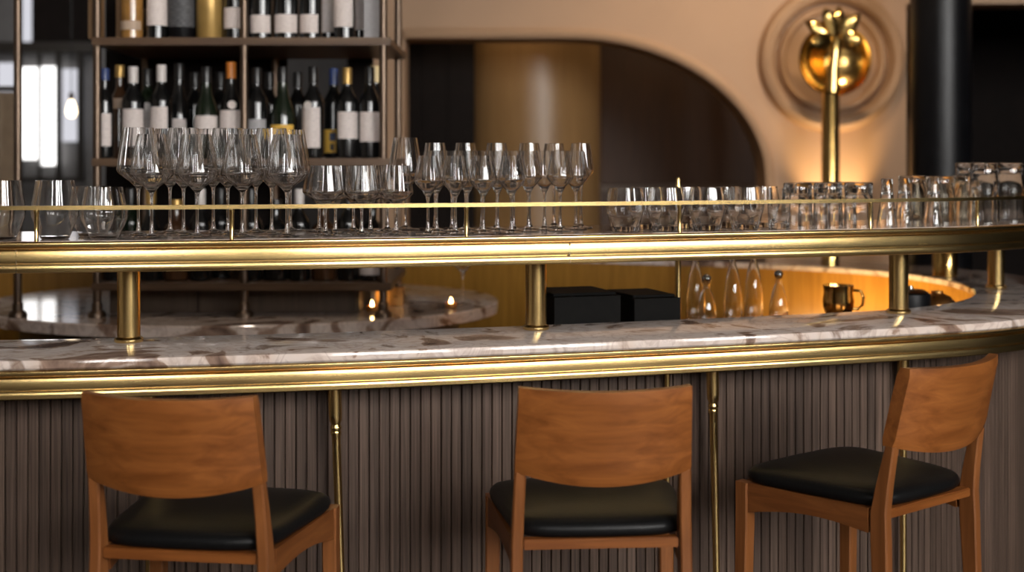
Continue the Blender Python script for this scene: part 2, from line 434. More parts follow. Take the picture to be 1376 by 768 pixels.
# ------------------------------------------------------------------ things behind the arch and at the wall
def px3(px, y, d): return Vector(((px - CX) / FPX * d, d, CAMZ - (y - CY) / FPX * d))
t = thing('curved_partition', 'tall tan wood-veneered drum seen through the arch', 'partition', (.13, 8.35, 0))
obj('drum', lathe([(0, 0), (.42, 0), (.42, 4.39), (0, 4.39)], 72), M['tan'], t)
obj('plinth', lathe([(.422, 0), (.44, .0), (.44, .12), (.43, .14), (.421, .14)], 72, cap=False), M['dark_wood'], t)
t = thing('folding_screen', 'black lacquered screen left of the tan drum behind the arch', 'screen', (-.49, 7.75, 0))
for i in range(3):
    obj('leaf', BOX(-.19 + i * .155, -.037 + i * .155, -.012, .012, .02, 2.7, bev=.003), M['dark_wall'], t)
t = thing('back_ledge', 'brown wooden ledge running behind the glasses inside the arch', 'ledge', (1.15, 9.0, 0))
obj('ledge_top', BOX(-.62, .95, -.24, .2, 1.30, 1.345, bev=.006), M['cabinet'], t)
obj('ledge_front', BOX(-.6, .93, -.2, .18, 0, 1.30), M['niche'], t)

t = thing('round_column', 'glossy black round column at the end of the beige wall', 'column', ((1264 - CX) / FPX * 6.2, 6.2, 0))
obj('shaft', lathe([(0, 0), (.138, 0), (.138, 4.39), (0, 4.39)], 64), M['black'], t)
obj('foot_ring', lathe([(.139, 0), (.155, 0), (.155, .07), (.145, .09), (.139, .09)], 64, cap=False), M['bronze'], t)

# golden palm lamp
LD = 6.62
p0 = px3(1116, 245, LD); kk = LD / FPX
t = thing('palm_lamp', 'gold palm-tree lamp with a round reflector before the moulded wall roundel', 'lamp', (p0.x, LD, 0))
zc = CAMZ + (CY - 80) * kk
obj('base', lathe([(0, 0), (.17, 0), (.17, .02), (.06, .05), (0, .05)], 48), M['gold'], t)
zt = CAMZ + (CY - 124) * kk
obj('stem', lathe([(0, .05), (.044, .05), (.044, zt - .01), (.04, zt), (0, zt)], 40), M['gold'], t)
bm = bmesh.new(); secs = []
trunk = [(0, zt, .038), (.004, zc - .05, .032), (.012, zc + .02, .028), (.016, zc + .06, .028), (.018, zc + .10, .034)]
tube(bm, [(x, -.035, z) for x, z, r in trunk], [r for x, z, r in trunk], 20)
obj('trunk', bm, M['gold'], t)
# reflector: shallow dish facing the room
bm = bmesh.new(); rows = []
dish = [(.0, .050), (.05, .047), (.10, .034), (.14, .014), (.165, -.010), (.176, -.026), (.180, -.022), (.168, .0), (.142, .026), (.10, .046), (.05, .058), (0, .061)]
for r, d in dish:
    rows.append([bm.verts.new((.022 + r * math.cos(2 * PI * k / 64), d + .02, zc + r * math.sin(2 * PI * k / 64))) for k in range(64)] if r else [bm.verts.new((.022, d + .02, zc))])
for a, b in zip(rows, rows[1:]):
    for k in range(64):
        j = (k + 1) % 64
        if len(a) == 1: bm.faces.new((a[0], b[j], b[k]))
        elif len(b) == 1: bm.faces.new((a[k], a[j], b[0]))
        else: bm.faces.new((a[k], a[j], b[j], b[k]))
obj('reflector', bm, M['gold'], t)
top = Vector((.018, -.035, zc + .088))
for ang, ln, lean in ((-88, .165, -.03), (-52, .205, .005), (-22, .185, -.02), (8, .180, .01), (38, .190, -.02), (80, .140, -.02)):
    bm = bmesh.new(); secs = []
    a = R(ang)
    for i in range(9):
        u = i / 8; droop = .16 * u * u
        d = Vector((math.sin(a) * u * ln * .92, lean * u * 2, math.cos(a) * u * ln - droop * ln * abs(math.sin(a))))
        w_ = .040 * (math.sin(PI * min(1, .10 + .9 * u)) ** .8) + .002
        side = Vector((math.cos(a), 0, -math.sin(a)))
        q = top + d
        secs.append([q - side * w_, q + Vector((0, -.008 - .3 * w_, 0)), q + side * w_, q + Vector((0, .004, 0))])
    loft(bm, secs); obj('leaf', bm, M['gold'], t, True, 60)

# ------------------------------------------------------------------ the bar counter
ZT = 1.10
bar = thing('bar_counter', 'long curved bar counter with marble top and brown slatted front', 'bar counter', (0, 0, 0))
NS = 420
e = .004
obj('marble_top', sweep([(.0, ZT - .021 + e), (.0, ZT - e), (e * .3, ZT - e * .3), (e, ZT), (.335 - e, ZT), (.335, ZT - e), (.335, ZT - .021), (e, ZT - .021)], 0, TOT, NS, True), M['marble'], bar)
def brass_prof(zt, h, o, back):
    """moulded brass edge, zt top, h height, o offset of its foremost line"""
    q = [(.008, 0), (.003, .015), (.0005, .05), (0, .10), (.001, .16), (.004, .190), (.014, .200), (.014, .236), (.0045, .245), (.003, .26), (.0035, .285), (.0060, .30),
         (.0054, .33), (.0047, .40), (.0043, .50), (.0041, .60), (.0042, .65), (.0044, .672), (.013, .684), (.013, .718), (.0045, .722), (.0030, .75), (.0026, .85), (.0025, .96), (.004, .99), (.008, 1.0)]
    return [(o + a, zt - h * b) for a, b in q] + [(back, zt - h), (back, zt)]
obj('brass_edge', sweep(brass_prof(ZT - .0212, .0605, -.002, .10), 0, TOT, NS, True), M['brass'], bar)
# slatted front
bm = bmesh.new(); lay = bm.faces.layers.float.new('tone')
ns = int(TOT / .0245); ds = TOT / ns; rows = []
ov = .17
for i in range(ns):
    s = i * ds
    for du, o in ((.0, ov + .007), (.0022, ov + .007), (.0030, ov + .001), (.0045, ov), (ds - .0015, ov), (ds - .0002, ov + .001)):
        q = off(s + du, o); rows.append((q, i))
vt = [bm.verts.new((q.x, q.y, ZT - .075)) for q, i in rows]; vb = [bm.verts.new((q.x, q.y, .10)) for q, i in rows]
inn = [off(r * TOT / len(rows), ov + .02) for r in range(len(rows))]
m_ = len(rows)
fl = []
for k in range(m_):
    j = (k + 1) % m_; fl.append(bm.faces.new((vb[k], vb[j], vt[j], vt[k])))
rt = [random.random() for _ in range(ns)]
for k, f in enumerate(fl): f[lay] = rt[rows[k][1]]
obj('slatted_front', bm, M['slats'], bar, False)
obj('plinth', sweep([(ov + .02, .0), (ov + .02, .10), (ov + .04, .10), (ov + .04, 0)], 0, TOT, NS, True), M['dark_wood'], bar)
obj('inner_fascia', sweep([(.305, .05), (.305, ZT - .022), (.322, ZT - .022), (.322, .05)], 0, TOT, NS, True), M['amber_wood'], bar)
# slender brass legs before the slats
def leg(px, o, lean, cap_=True):
    q = pt_px(px, o); bm = bmesh.new(); zt = ZT - .0815
    if cap_:
        prof = [(.0, zt), (.0155, zt), (.0155, zt - .012), (.0150, zt - .07), (.0140, zt - .083), (.0105, zt - .090), (.0105, zt - .093), (.0128, zt - .096), (.0128, zt - .102), (.0108, zt - .105), (.0124, zt - .108), (.0118, zt - .114), (.0098, zt - .118), (.0098, zt - .14), (.0068, .04), (.016, .03), (.016, 0), (0, 0)]
    else:
        prof = [(0, zt), (.0065, zt), (.0065, .03), (.016, .02), (.016, 0), (0, 0)]
    lathe(prof[::-1], 24, bm=bm)
    for v in bm.verts: v.co.x += lean * (zt - v.co.z)
    o_ = obj('leg', bm, M['brass_col'], bar); o_.location = (q.x, q.y, 0)
leg(450, .10, .034); leg(957, .10, .020); leg(200, .14, 0); leg(897, .15, 0, False); leg(1214, .14, .0)

# ------------------------------------------------------------------ raised brass glass shelf
ZS = 1.338; FO = .072           # top and front line, offset from the counter's edge
SW = .41                        # depth
s_end = next(s for s in [k * .01 for k in range(900)] if s > 3 and at_s(s).y > 4.72)
s_beg = -2.2
shelf = thing('glass_shelf', 'raised curved brass shelf on columns above the marble counter, full of glasses', 'shelf', (0, 0, 0))
NSH = 260
obj('brass_edge', sweep(brass_prof(ZS, .066, FO, FO + .024), s_beg, s_end, NSH), M['brass'], shelf)
obj('stone_top', sweep([(FO + .012, ZS + .001), (FO + SW, ZS + .001), (FO + SW, ZS - .02), (FO + .025, ZS - .02), (FO + .012, ZS - .004)][::-1], s_beg, s_end, NSH), M['marble'], shelf)
obj('underside', sweep([(FO + .025, ZS - .0205), (FO + SW - .01, ZS - .0205), (FO + SW - .01, ZS - .058), (FO + .025, ZS - .064)], s_beg, s_end, NSH), M['bronze'], shelf)
# seams in the brass
for px in (22, 766):
    s = s_at_px(px, FO, 0, S_LOBE)
    obj('seam', sweep([(o - .0004, z) for o, z in brass_prof(ZS - .016, .0500, FO, FO + .02)], s - .0006, s + .0006, 1), M['bronze'], shelf)
def column(s):
    q = off(s, .258)
    h0, h1 = ZT + .0005, ZS - .064
    c = obj('column', lathe([(0, h0 + .004), (.0255, h0 + .004), (.0255, h1), (0, h1)], 40), M['brass_col'], shelf)
    c.location = (q.x, q.y, 0)
    r = obj('collar', lathe([(0, h0), (.031, h0), (.0325, h0 + .003), (.0325, h0 + .007), (.030, h0 + .010), (.0257, h0 + .012), (0, h0 + .012)], 40), M['brass_col'], c)
S1 = s_at_px(172, .258); S2 = s_at_px(720, .258); S3 = s_at_px(1207.5, .258, 0, S_LOBE)
for s in (S1 - 1.0, S1, S2, S3, S3 + (S3 - S2) * 1.05): column(s)
ro = FO + .016
obj('rail', sweep([(ro - .0035, ZS + .0665), (ro - .0035, ZS + .0755), (ro + .0035, ZS + .0755), (ro + .0035, ZS + .0665)], s_beg, s_end, NSH), M['brass'], shelf)
post_s = [s_at_px(px, ro, 0, S_LOBE) for px in (48, 312, 626, 913, 1170, 1313)]
post_s += [post_s[0] - .46, post_s[0] - .92, post_s[-1] + .45]
for s in post_s:
    if s > s_end: continue
    q = off(s, ro)
    o = obj('rail_post', lathe([(0, ZS - .004), (.0058, ZS - .004), (.0058, ZS), (.0047, ZS + .002), (.0047, ZS + .058), (.006, ZS + .060), (.006, ZS + .0668), (0, ZS + .0668)], 20), M['brass_col'], shelf)
    o.location = (q.x, q.y, 0)

# ------------------------------------------------------------------ drinking glasses
ZG = ZS + .0014
def flut(n, amp, z0, z1):
    def f(r, z, a):
        if z < z0: return r
        k = min(1, (z - z0) / .02) * (1 - .6 * max(0, min(1, (z - z0) / (z1 - z0))))
        return r + amp * k * math.cos(n * a)
    return f
def wine_glass(name, label, cat, h, rm, rr, rb, zst, zmax, group, nfl=18, amp=.0006):
    t = thing(name, label, cat, (0, 0, 0), 0, group)
    w = .0011
    obj('foot', lathe([(0, 0), (rb * .96, 0), (rb, .0008), (rb * .97, .0018), (rb * .6, .0032), (rb * .3, .0055), (.0062, .0095), (0, .0095)], 40), M['glass'], t)
    obj('stem', lathe([(0, .0096), (.0061, .0096), (.0042, .02), (.0033, .04), (.0031, zst * .7), (.0035, zst - .012), (.0048, zst - .004), (.0062, zst), (0, zst)], 20), M['glass'], t)
    hb = zmax - zst
    outer = [(0, zst + .0001), (.0062, zst + .0001), (.0085, zst + .003), (rm * .40, zst + hb * .36), (rm * .70, zst + hb * .62), (rm * .88, zst + hb * .80), (rm * .97, zst + hb * .93), (rm, zmax + .002)]
    hu = h - zmax
    for u in (.12, .25, .4, .6, .8, 1.0): outer.append((rm + (rr - rm) * (u ** 1.15), zmax + hu * u))
    inner = [(max(0, r - w * (1 + .25 * (1 - min(1, (z - zst) / hb)))), z + (.0055 if r < .01 else (.0016 if z < zmax else 0))) for r, z in outer[2:]][::-1]
    inner[0] = (outer[-1][0] - w * .8, h - .0003)
    prof = outer + inner + [(0, zst + .0085)]
    proto_radius[t.name] = rm + amp
    obj('bowl', lathe(prof, 72, flute=flut(nfl, amp, zst + .012, h)), M['glass'], t, True, 70)
    return t
def tumbler(name, label, cat, prof_out, wall, bottom, group, mat='glass', nfl=0, amp=0., flip=False):
    """open tumbler; flip: stored upside down"""
    h = prof_out[-1][1]
    inner = [(r - wall, z) for r, z in prof_out if z > bottom + .004][::-1]
    prof = [(0, 0)] + prof_out + inner + [(inner[-1][0] * .8, bottom + .001), (0, bottom)]
    if flip: prof = [(r, h - z) for r, z in prof]
    o = obj(name, lathe(prof, 64, flute=(lambda r, z, a: r + (amp * math.cos(nfl * a) if r > .012 else 0)) if nfl else None), M[mat], None, True, 50)
    o['label'] = label; o['category'] = cat; o['group'] = group; proto_radius[o.name] = max(r for r, z in prof) + amp
    return o
ordn = ['first', 'second', 'third', 'fourth', 'fifth', 'sixth', 'seventh', 'eighth', 'ninth']
def nth(i, n):
    if i == 0: return 'leftmost'
    if i == n - 1: return 'rightmost'
    return ordn[i] + ' from left'
def relax(items, clamp, wx_=1., wy_=1., it=400):
    """items: [x, y, radius, ...]; eases circles that overlap apart"""
    for _ in range(it):
        moved = False
        for i in range(len(items)):
            for j in range(i):
                a, b = items[i], items[j]; dx, dy = a[0] - b[0], a[1] - b[1]; d = math.hypot(dx, dy); need = a[2] + b[2] + .0018
                if d < need:
                    moved = True; k = (need - d) / max(d, 1e-6) * .5
                    a[0] += dx * k * wx_; a[1] += dy * k * wy_ + 1e-5; b[0] -= dx * k * wx_; b[1] -= dy * k * wy_
        for a in items: clamp(a)
        if not moved: break
PL = []
def place(proto, used, px, o, label, group, z=ZG):
    q = pt_px(px, o); PL.append([q.x, q.y, proto_radius[proto.name], proto, label, group, s_at_px(px, o, 0, S_LOBE)])
def settle():
    def clamp(a):
        p, t_, n_ = frame_s(a[6]); v = Vector(a[:2]) - p; o = v.dot(n_); a[6] += v.dot(t_) * .9
        lo, hi = FO + .026 + a[2] * .8, FO + SW - .035
        if not lo <= o <= hi: o2 = min(max(o, lo), hi); a[0] += n_.x * (o2 - o); a[1] += n_.y * (o2 - o)
    relax(PL, clamp, 1., .7)
    for x, y, r, proto, label, group, s_ in PL:
        loc = (x, y, ZG); rz = random.uniform(0, 6.28)
        if proto.name not in used:
            used.add(proto.name); proto.location = loc; proto.rotation_euler = (0, 0, rz); proto['label'] = label; proto['group'] = group
        else: dup(proto, loc, rz, label, group)
proto_radius = {}
used = set()
# big red-wine glasses
G1 = 'big wine glasses on the left of the shelf'
bigF = wine_glass('wine_glass', '-', 'wine glass', .228, .0470, .0300, .038, .100, .138, G1, 22, .0010)
bigB = wine_glass('wine_glass', '-', 'wine glass', .244, .0475, .0330, .038, .108, .148, G1, 22, .0010)
for i, px in enumerate((203, 266, 327, 386)): place(bigF, used, px, FO + .095, f'big wine glass, {nth(i, 4)} in the front row of the large bowl glasses', G1)
for i, px in enumerate((186, 245, 304, 362)): place(bigB, used, px, FO + .185, f'big wine glass, {nth(i, 4)} in the second row of the large bowl glasses', G1)
for i, px in enumerate((232, 289, 345, 388)):
    place(bigB, used, px, FO + (.272 if i < 3 else .325), f'big wine glass, {nth(i, 4)} in the rear row of the large bowl glasses', G1)
# short stemmed glasses
G2 = 'short stemmed glasses beside the big wine glasses'
shortg = wine_glass('wine_glass', '-', 'wine glass', .158, .0395, .0300, .033, .066, .095, G2, 16, .0005)
for i, px in enumerate((437, 482, 527)): place(shortg, used, px, FO + .10, f'short stemmed glass, {nth(i, 3)} in the front row of the low wine glasses', G2)
for i, px in enumerate((452, 497)): place(shortg, used, px, FO + .185, f'short stemmed glass, {("left", "right")[i]} one in the middle row of the low wine glasses', G2)
for i, px in enumerate((432, 474, 516)): place(shortg, used, px, FO + .265, f'short stemmed glass, {nth(i, 3)} in the rear row of the low wine glasses', G2)
# slim white-wine glasses
G3 = 'slim white-wine glasses in the middle of the shelf'
slimF = wine_glass('wine_glass', '-', 'wine glass', .181, .0320, .0215, .029, .088, .122, G3, 16, .0005)
slimM = wine_glass('wine_glass', '-', 'wine glass', .193, .0325, .0205, .029, .094, .129, G3, 16, .0005)
slimB = wine_glass('wine_glass', '-', 'wine glass', .213, .0330, .0235, .030, .108, .144, G3, 16, .0005)
for i, px in enumerate((567, 606, 646, 687)): place(slimF, used, px, FO + .085, f'slim wine glass, {nth(i, 4)} in the front row of the white-wine glasses', G3)
for i, px in enumerate((587, 627, 668, 710, 752)): place(slimM, used, px, FO + .152, f'slim wine glass, {nth(i, 5)} in the second row of the white-wine glasses', G3)
for i, px in enumerate((607, 648, 690, 731, 774)): place(slimM, used, px, FO + .219, f'slim wine glass, {nth(i, 5)} in the third row of the white-wine glasses', G3)
for i, px in enumerate((583, 625, 668, 712, 745, 780)): place(slimB, used, px, FO + (.286 if i < 4 else (.352 if i == 4 else .286)), f'taller slim wine glass, {nth(i, 6)} in the rear row of the white-wine glasses', G3)
tall = wine_glass('wine_glass', '-', 'wine glass', .226, .0430, .0290, .036, .098, .136, G3, 18, .0006)
place(tall, used, 546, FO + .325, 'single big wine glass standing behind between the short and the slim glasses', G3)
# stemless glasses at the left end
G4 = 'stemless wine tumblers at the left end of the shelf'
def stemless(h, rm, rr, rb): return [(rb * .92, 0), (rb, .002), (rb * 1.05, .006), (rb + (rm - rb) * .55, h * .22), (rm * .97, h * .38), (rm, h * .46), (rm * .985, h * .56), (rm + (rr - rm) * .62, h * .8), (rr, h)]
st1 = tumbler('stemless_glass', '-', 'glass', stemless(.127, .050, .0405, .030), .0014, .006, G4)
st2 = tumbler('stemless_glass', '-', 'glass', stemless(.112, .0505, .0400, .030), .0014, .006, G4)
place(st1, used, 2, FO + .075, 'tall stemless wine tumbler cut off by the left edge of the photo', G4)
place(st1, used, 80, FO + .085, 'tall stemless wine tumbler just right of the first brass rail post', G4)
place(st2, used, 155, FO + .085, 'low stemless wine tumbler beside the big wine glasses, front one', G4)
place(st2, used, 131, FO + .19, 'low stemless wine tumbler half hidden behind the front low one', G4)
# faceted tumblers on the right
G5 = 'tumblers in the row right of the wine glasses'
tb = tumbler('tumbler', '-', 'glass', [(.030, 0), (.0325, .003), (.040, .030), (.0470, .056), (.0465, .064), (.0445, .080), (.0400, .104)], .0017, .012, G5, nfl=12, amp=.0005)
ts = tumbler('tumbler', '-', 'glass', [(.024, 0), (.0255, .003), (.0270, .03), (.0285, .07), (.0300, .101)], .0017, .014, G5, nfl=12, amp=.0004)
for i, px in enumerate((840, 894, 948, 1000)):
    place(tb, used, px, FO + .085, f'angular clear tumbler, {nth(i, 4)} in the front row right of the wine glasses', G5)
for i, px in enumerate((869, 922, 974, 1023)):
    place(tb, used, px, FO + .172, f'angular clear tumbler, {nth(i, 4)} in the second row right of the wine glasses', G5)
place(ts, used, 1047, FO + .085, 'narrow straight tumbler ending the row before the upturned glasses', G5)
# upturned tumblers with thick bases
G6 = 'upturned thick-based tumblers in front of the gold lamp'
up = tumbler('tumbler', '-', 'glass', [(.034, 0), (.037, .003), (.0365, .02), (.0365, .05), (.038, .085), (.039, .112)], .0028, .026, G6, flip=True)
for i, px in enumerate((1072, 1113, 1154)): place(up, used, px, FO + .20, f'upturned thick-based tumbler, {nth(i, 3)} of the front three below the gold lamp', G6)
for i, px in enumerate((1092, 1132)): place(up, used, px, FO + .285, f'upturned thick-based tumbler, {("left", "right")[i]} one of the two behind the front three', G6)
G7 = 'small upturned flared glasses right of the thick-based tumblers'
fl_ = tumbler('shot_glass', '-', 'glass', [(.0135, 0), (.0150, .002), (.0150, .030), (.0165, .040), (.021, .08), (.0275, .122)], .0020, .036, G7, flip=True)
for i, (px, o) in enumerate(((1192, .165), (1215, .24), (1254, .15))): place(fl_, used, px, FO + o, f'small upturned flared glass with narrow thick base, {nth(i, 3)} of three', G7)
G8 = 'upturned tumblers with amber reflection tinted in, towards the right end'
am = tumbler('tumbler', '-', 'glass', [(.036, 0), (.039, .003), (.0385, .02), (.039, .06), (.041, .126)], .0026, .018, G8, 'glass_amber_reflection', flip=True)  # the glass colour carries the amber reflection
for i, (px, o) in enumerate(((1226, .165), (1264, .225), (1298, .225))): place(am, used, px, FO + o if px != 1226 else FO + .335, f'upturned tumbler with amber reflection tinted in, {nth(i, 3)} of three near the right end', G8)
G9 = 'tall upturned beer tumblers at the right end'
bt = tumbler('tumbler', '-', 'glass', [(.034, 0), (.037, .003), (.037, .03), (.039, .09), (.042, .163)], .0026, .02, G9, flip=True)
for i, (px, o) in enumerate(((1322, .145), (1362, .13), (1338, .245))): place(bt, used, px, FO + o, ('tall upturned beer tumbler, left one of the front pair at the right end', 'tall upturned beer tumbler cut off by the right edge of the photo', 'tall upturned beer tumbler standing behind the front pair at right')[i], G9)

settle()

# ------------------------------------------------------------------ back-bar island, bottle shelf and bottles
def ell(a, b, z, n=96, cx=-1.0, cy=4.98): return [(cx + a * math.cos(2 * PI * k / n), cy + b * math.sin(2 * PI * k / n), z) for k in range(n)]
isl = thing('back_bar_island', 'oval back-bar island with veined marble top under the bottle shelf', 'counter', (0, 0, 0))
bm = bmesh.new(); ZI = .99
loft(bm, [ell(.945, .775, ZI - .042), ell(.95, .78, ZI - .039), ell(.95, .78, ZI - .004), ell(.946, .776, ZI)])
obj('marble_top', bm, M['marble'], isl)
bm = bmesh.new(); loft(bm, [ell(.80, .63, 0), ell(.80, .63, ZI - .0425)]); obj('base', bm, M['cabinet'], isl)

YF, YB = 4.44, 5.02
unit = thing('bottle_shelf', 'tall open bronze shelf unit with wine bottles standing on the island', 'shelf', (0, 0, 0))
def fpx(px, d): return (px - CX) / FPX * d
PXF = [24, 130.5, 328, 515]
for x, y in [(fpx(p, YF), y) for p in PXF for y in ((YF, YB) if p > 100 else (YF,))]:
    if True:
        o = obj('post', lathe([(0, ZI + .0005), (.030, ZI + .0005), (.030, ZI + .012), (.024, ZI + .02), (.0175, ZI + .024), (.0175, ZI + .045), (.0135, ZI + .05), (.0135, 2.75), (0, 2.75)], 20), M['bronze'], unit)
        o.location = (x, y, 0)
X0, X1 = fpx(133, YF), fpx(518, YF)
ZB = [CAMZ - (y - CY) / FPX * (YF - .02) for y in (380, 212.5, 50)]
for z in ZB + [2.36]:
    obj('shelf_board', BOX(X0 - .02, X1 + .02, YF - .02, YB + .02, z - .026, z, bev=.003), M['board'], unit, False)
obj('dark_backing', BOX(X0 - .16, fpx(345, YF), YB + .0205, YB + .03, ZI + .11, 2.36), M['dark_wall'], unit, False)  # dark sheets added for the dark room behind the open bays
obj('dark_backing', BOX(fpx(440, YF), fpx(476, YF), YB + .0205, YB + .03, ZI + .11, 2.36), M['dark_wall'], unit, False)
obj('top_bar', BOX(fpx(24, YF) - .015, X0 - .0205, YF - .015, YF + .015, 2.70, 2.73), M['bronze'], unit, False)
cab = thing('low_cabinet', 'brown wooden cabinet under the lowest bottle board on the island', 'cabinet', (0, 0, 0))
cx0, cx1 = fpx(146, 4.55), fpx(482, 4.55)
obj('body', BOX(cx0, cx1, 4.56, 4.96, ZI + .0005, ZB[0] - .0265, bev=.002), M['cabinet'], cab, False)
mid = (cx0 + cx1) / 2 - .12
for a, b in ((cx0 + .008, mid - .003), (mid + .003, cx1 - .008)):
    d = obj('door', BOX(a, b, 4.545, 4.5595, ZI + .008, ZB[0] - .034, bev=.002), M['cabinet'], cab, False)

def patch(r, z0, z1, a, n=16, bm=None, rz=0., th=.0006):
    """a curved label on the side facing -y"""
    bm = bm or bmesh.new(); secs = []
    for k in range(n + 1):
        t = -PI / 2 + rz + a * (k / n - .5); c, s = math.cos(t), math.sin(t)
        secs.append([(r * c, r * s, z0), ((r + th) * c, (r + th) * s, z0), ((r + th) * c, (r + th) * s, z1), (r * c, r * s, z1)])
    return loft(bm, secs)
def bottle(label, px, row, z, kind='bordeaux', body='wine', lab=None, l0=.06, l1=.15, cap=None, seal=None, group='', name='wine_bottle', cat='bottle', hs=1., y=None, emblem=None, shoulder=None):
    Y = y if y else (YF + .075 if row == 0 else YF + .170 + (.0 if row == 1 else .09))
    t = thing(name, label, cat, (fpx(px, Y), Y, z + .0005), random.uniform(-.35, .35), group)
    BP.append((t, z, {'bordeaux': .0368, 'burgundy': .0408, 'slim': .0283, 'spirit': .0433}.get(kind, .0453), .6 * (Y - YF - .25)))
    if kind == 'bordeaux': r = .0365; pr = [(0, .006), (r * .8, 0), (r, .004), (r, .185), (r * .95, .200), (r * .62, .222), (.0155, .238), (.0145, .25), (.0140, .298), (.0155, .299), (.0155, .306), (0, .306)]; zc0, zc1, rc_ = .252, .308, .0152
    elif kind == 'burgundy': r = .0405; pr = [(0, .006), (r * .8, 0), (r, .004), (r, .13), (r * .93, .155), (r * .7, .188), (r * .48, .215), (.0165, .24), (.0145, .26), (.0140, .298), (.016, .299), (.016, .306), (0, .306)]; zc0, zc1, rc_ = .255, .308, .0160
    elif kind == 'slim': r = .028; pr = [(0, .006), (r * .8, 0), (r, .004), (r, .19), (r * .9, .205), (r * .55, .222), (.013, .235), (.0125, .29), (.015, .292), (.015, .30), (0, .30)]; zc0, zc1, rc_ = .262, .302, .0150
    elif kind == 'spirit': r = .043; pr = [(0, .006), (r * .85, 0), (r, .005), (r, .165), (r * .93, .180), (r * .5, .196), (.016, .205), (.0155, .245), (.018, .247), (.018, .27), (0, .27)]; zc0, zc1, rc_ = .246, .272, .0190
    else: r = .045; pr = [(0, .004), (r * .95, 0), (r, .004), (r, .24), (r * .97, .245), (0, .245)]; zc0, zc1, rc_ = .2455, .262, .043
    pr = [(a, b * hs) for a, b in pr]
    obj('glass_body' if kind != 'tin' else 'canister', lathe(pr, 36), M[body], t)
    if lab: 
        lo = obj('label', patch(r + .0003, l0, l1, 2.3), M[lab], t); lo['label'] = {'paper': 'white printed paper label', 'paper_yellow': 'yellow paper label', 'paper_tan': 'tan paper label', 'paper_grey': 'grey paper label', 'paper_dark': 'dark printed label'}[lab]
        if emblem:
            obj('print', patch(r + .0010, l0 + (l1 - l0) * .52, l0 + (l1 - l0) * .85, .55, rz=.1), M['paper_blue'], lo)
            obj('print', patch(r + .0010, l0 + (l1 - l0) * .12, l0 + (l1 - l0) * .38, .35, rz=.05), M['ink'], lo)
    if cap:
        b = lathe([(rc_ - .0008, zc0 * hs), (rc_ + .0009, zc0 * hs), (rc_ + .0012, zc1 * hs - .003), (rc_, zc1 * hs), (0, zc1 * hs + .0003), (0, zc1 * hs - .002)], 28, cap=False)
        obj('capsule', b, M[cap], t)
    if seal:
        rr = .0145; bm = bmesh.new(); zs_ = (.170 if kind == 'burgundy' else .176) * hs; rs = r if kind != 'burgundy' else r * .84
        rows = [[(rr * math.cos(2 * PI * k / 24), -rs - .002 - dy, zs_ + rr * math.sin(2 * PI * k / 24)) for k in range(24)] for dy in (0, .0012)]
        loft(bm, rows); obj('seal', bm, M[seal], t)
    return t
BP = []
GM, GT, GL = 'bottles on the middle shelf', 'bottles on the top shelf', 'bottles on the lowest shelf'
z = ZB[1]
bottle('slim dark bottle with gold and blue cap at the left post, middle shelf', 140.5, 0, z, 'slim', 'wine', 'paper', .04, .15, 'cap_blue', group=GM)
bottle('amber-necked bottle with tan label, second on the middle shelf', 161, 1, z, 'slim', 'brown_glass', 'paper_tan', .17, .205, 'cap_gold', group=GM, hs=1.06)
bottle('white-capped wine bottle with tall white label near the left post, middle shelf', 179, 0, z, 'bordeaux', 'wine', 'paper', .04, .165, 'cap_white', group=GM)
bottle('dark wine bottle with round seal above its white label, middle shelf', 198, 1, z, 'bordeaux', 'wine_green', 'paper', .06, .165, 'cap_black', seal='cap_white', group=GM)
bottle('white-capped wine bottle with square label left of the dark broad bottle, middle shelf', 217, 0, z, 'bordeaux', 'wine', 'paper', .09, .172, 'cap_white', group=GM, hs=1.02)
bottle('broad dark bottle with low arched label, middle shelf left bay', 241, 1, z, 'burgundy', 'wine', 'paper', .05, .135, 'cap_black', group=GM, hs=1.06)
bottle('dark sparkling-wine bottle with plain low white label, middle shelf', 279, 0, z, 'burgundy', 'wine_green', 'paper', .06, .142, 'cap_black', group=GM)
bottle('orange-capped bottle with white label and round seal, middle shelf', 309, 0, z, 'burgundy', 'wine', 'paper', .09, .160, 'cap_orange', seal='paper', group=GM, hs=1.05)
bottle('dark bottle with grey label right of the centre post, middle shelf', 345, 0, z, 'bordeaux', 'wine', 'paper_grey', .06, .130, 'cap_black', group=GM, hs=.99)
bottle('sparkling-wine bottle with yellow band label, middle shelf', 380, 0, z, 'burgundy', 'wine_green', 'paper_yellow', .06, .112, 'cap_black', group=GM)
bottle('wine bottle with large white label and ornate round seal, middle shelf', 421, 0, z, 'bordeaux', 'wine', 'paper', .035, .170, 'cap_black', seal='cap_white', group=GM, hs=1.0)
bottle('blue-capped bottle with square yellow label and blue print, middle shelf', 448.5, 1, z, 'bordeaux', 'wine', 'paper_yellow', .018, .098, 'cap_blue', group=GM, emblem=True)
bottle('amber-capped wine bottle with white label right of the yellow-labelled one, middle shelf', 470, 0, z, 'bordeaux', 'wine', 'paper', .065, .155, 'cap_gold', group=GM, hs=.99)
bottle('black-capped wine bottle with white label by the right post, middle shelf', 493, 0, z, 'bordeaux', 'wine', 'paper', .055, .155, 'cap_black', group=GM)
bottle('cream-capped dark wine bottle behind the last white label, middle shelf', 504, 1, z, 'bordeaux', 'wine', None, cap='cap_cream', group=GM, hs=1.03)
for i, px in enumerate((262, 296, 362, 400)):
    bottle(f'plain dark bottle in the back row of the middle shelf, {nth(i, 4)}', px, 2, z, 'bordeaux', 'wine', None, cap='cap_black', group=GM, hs=.98)
z = ZB[2]
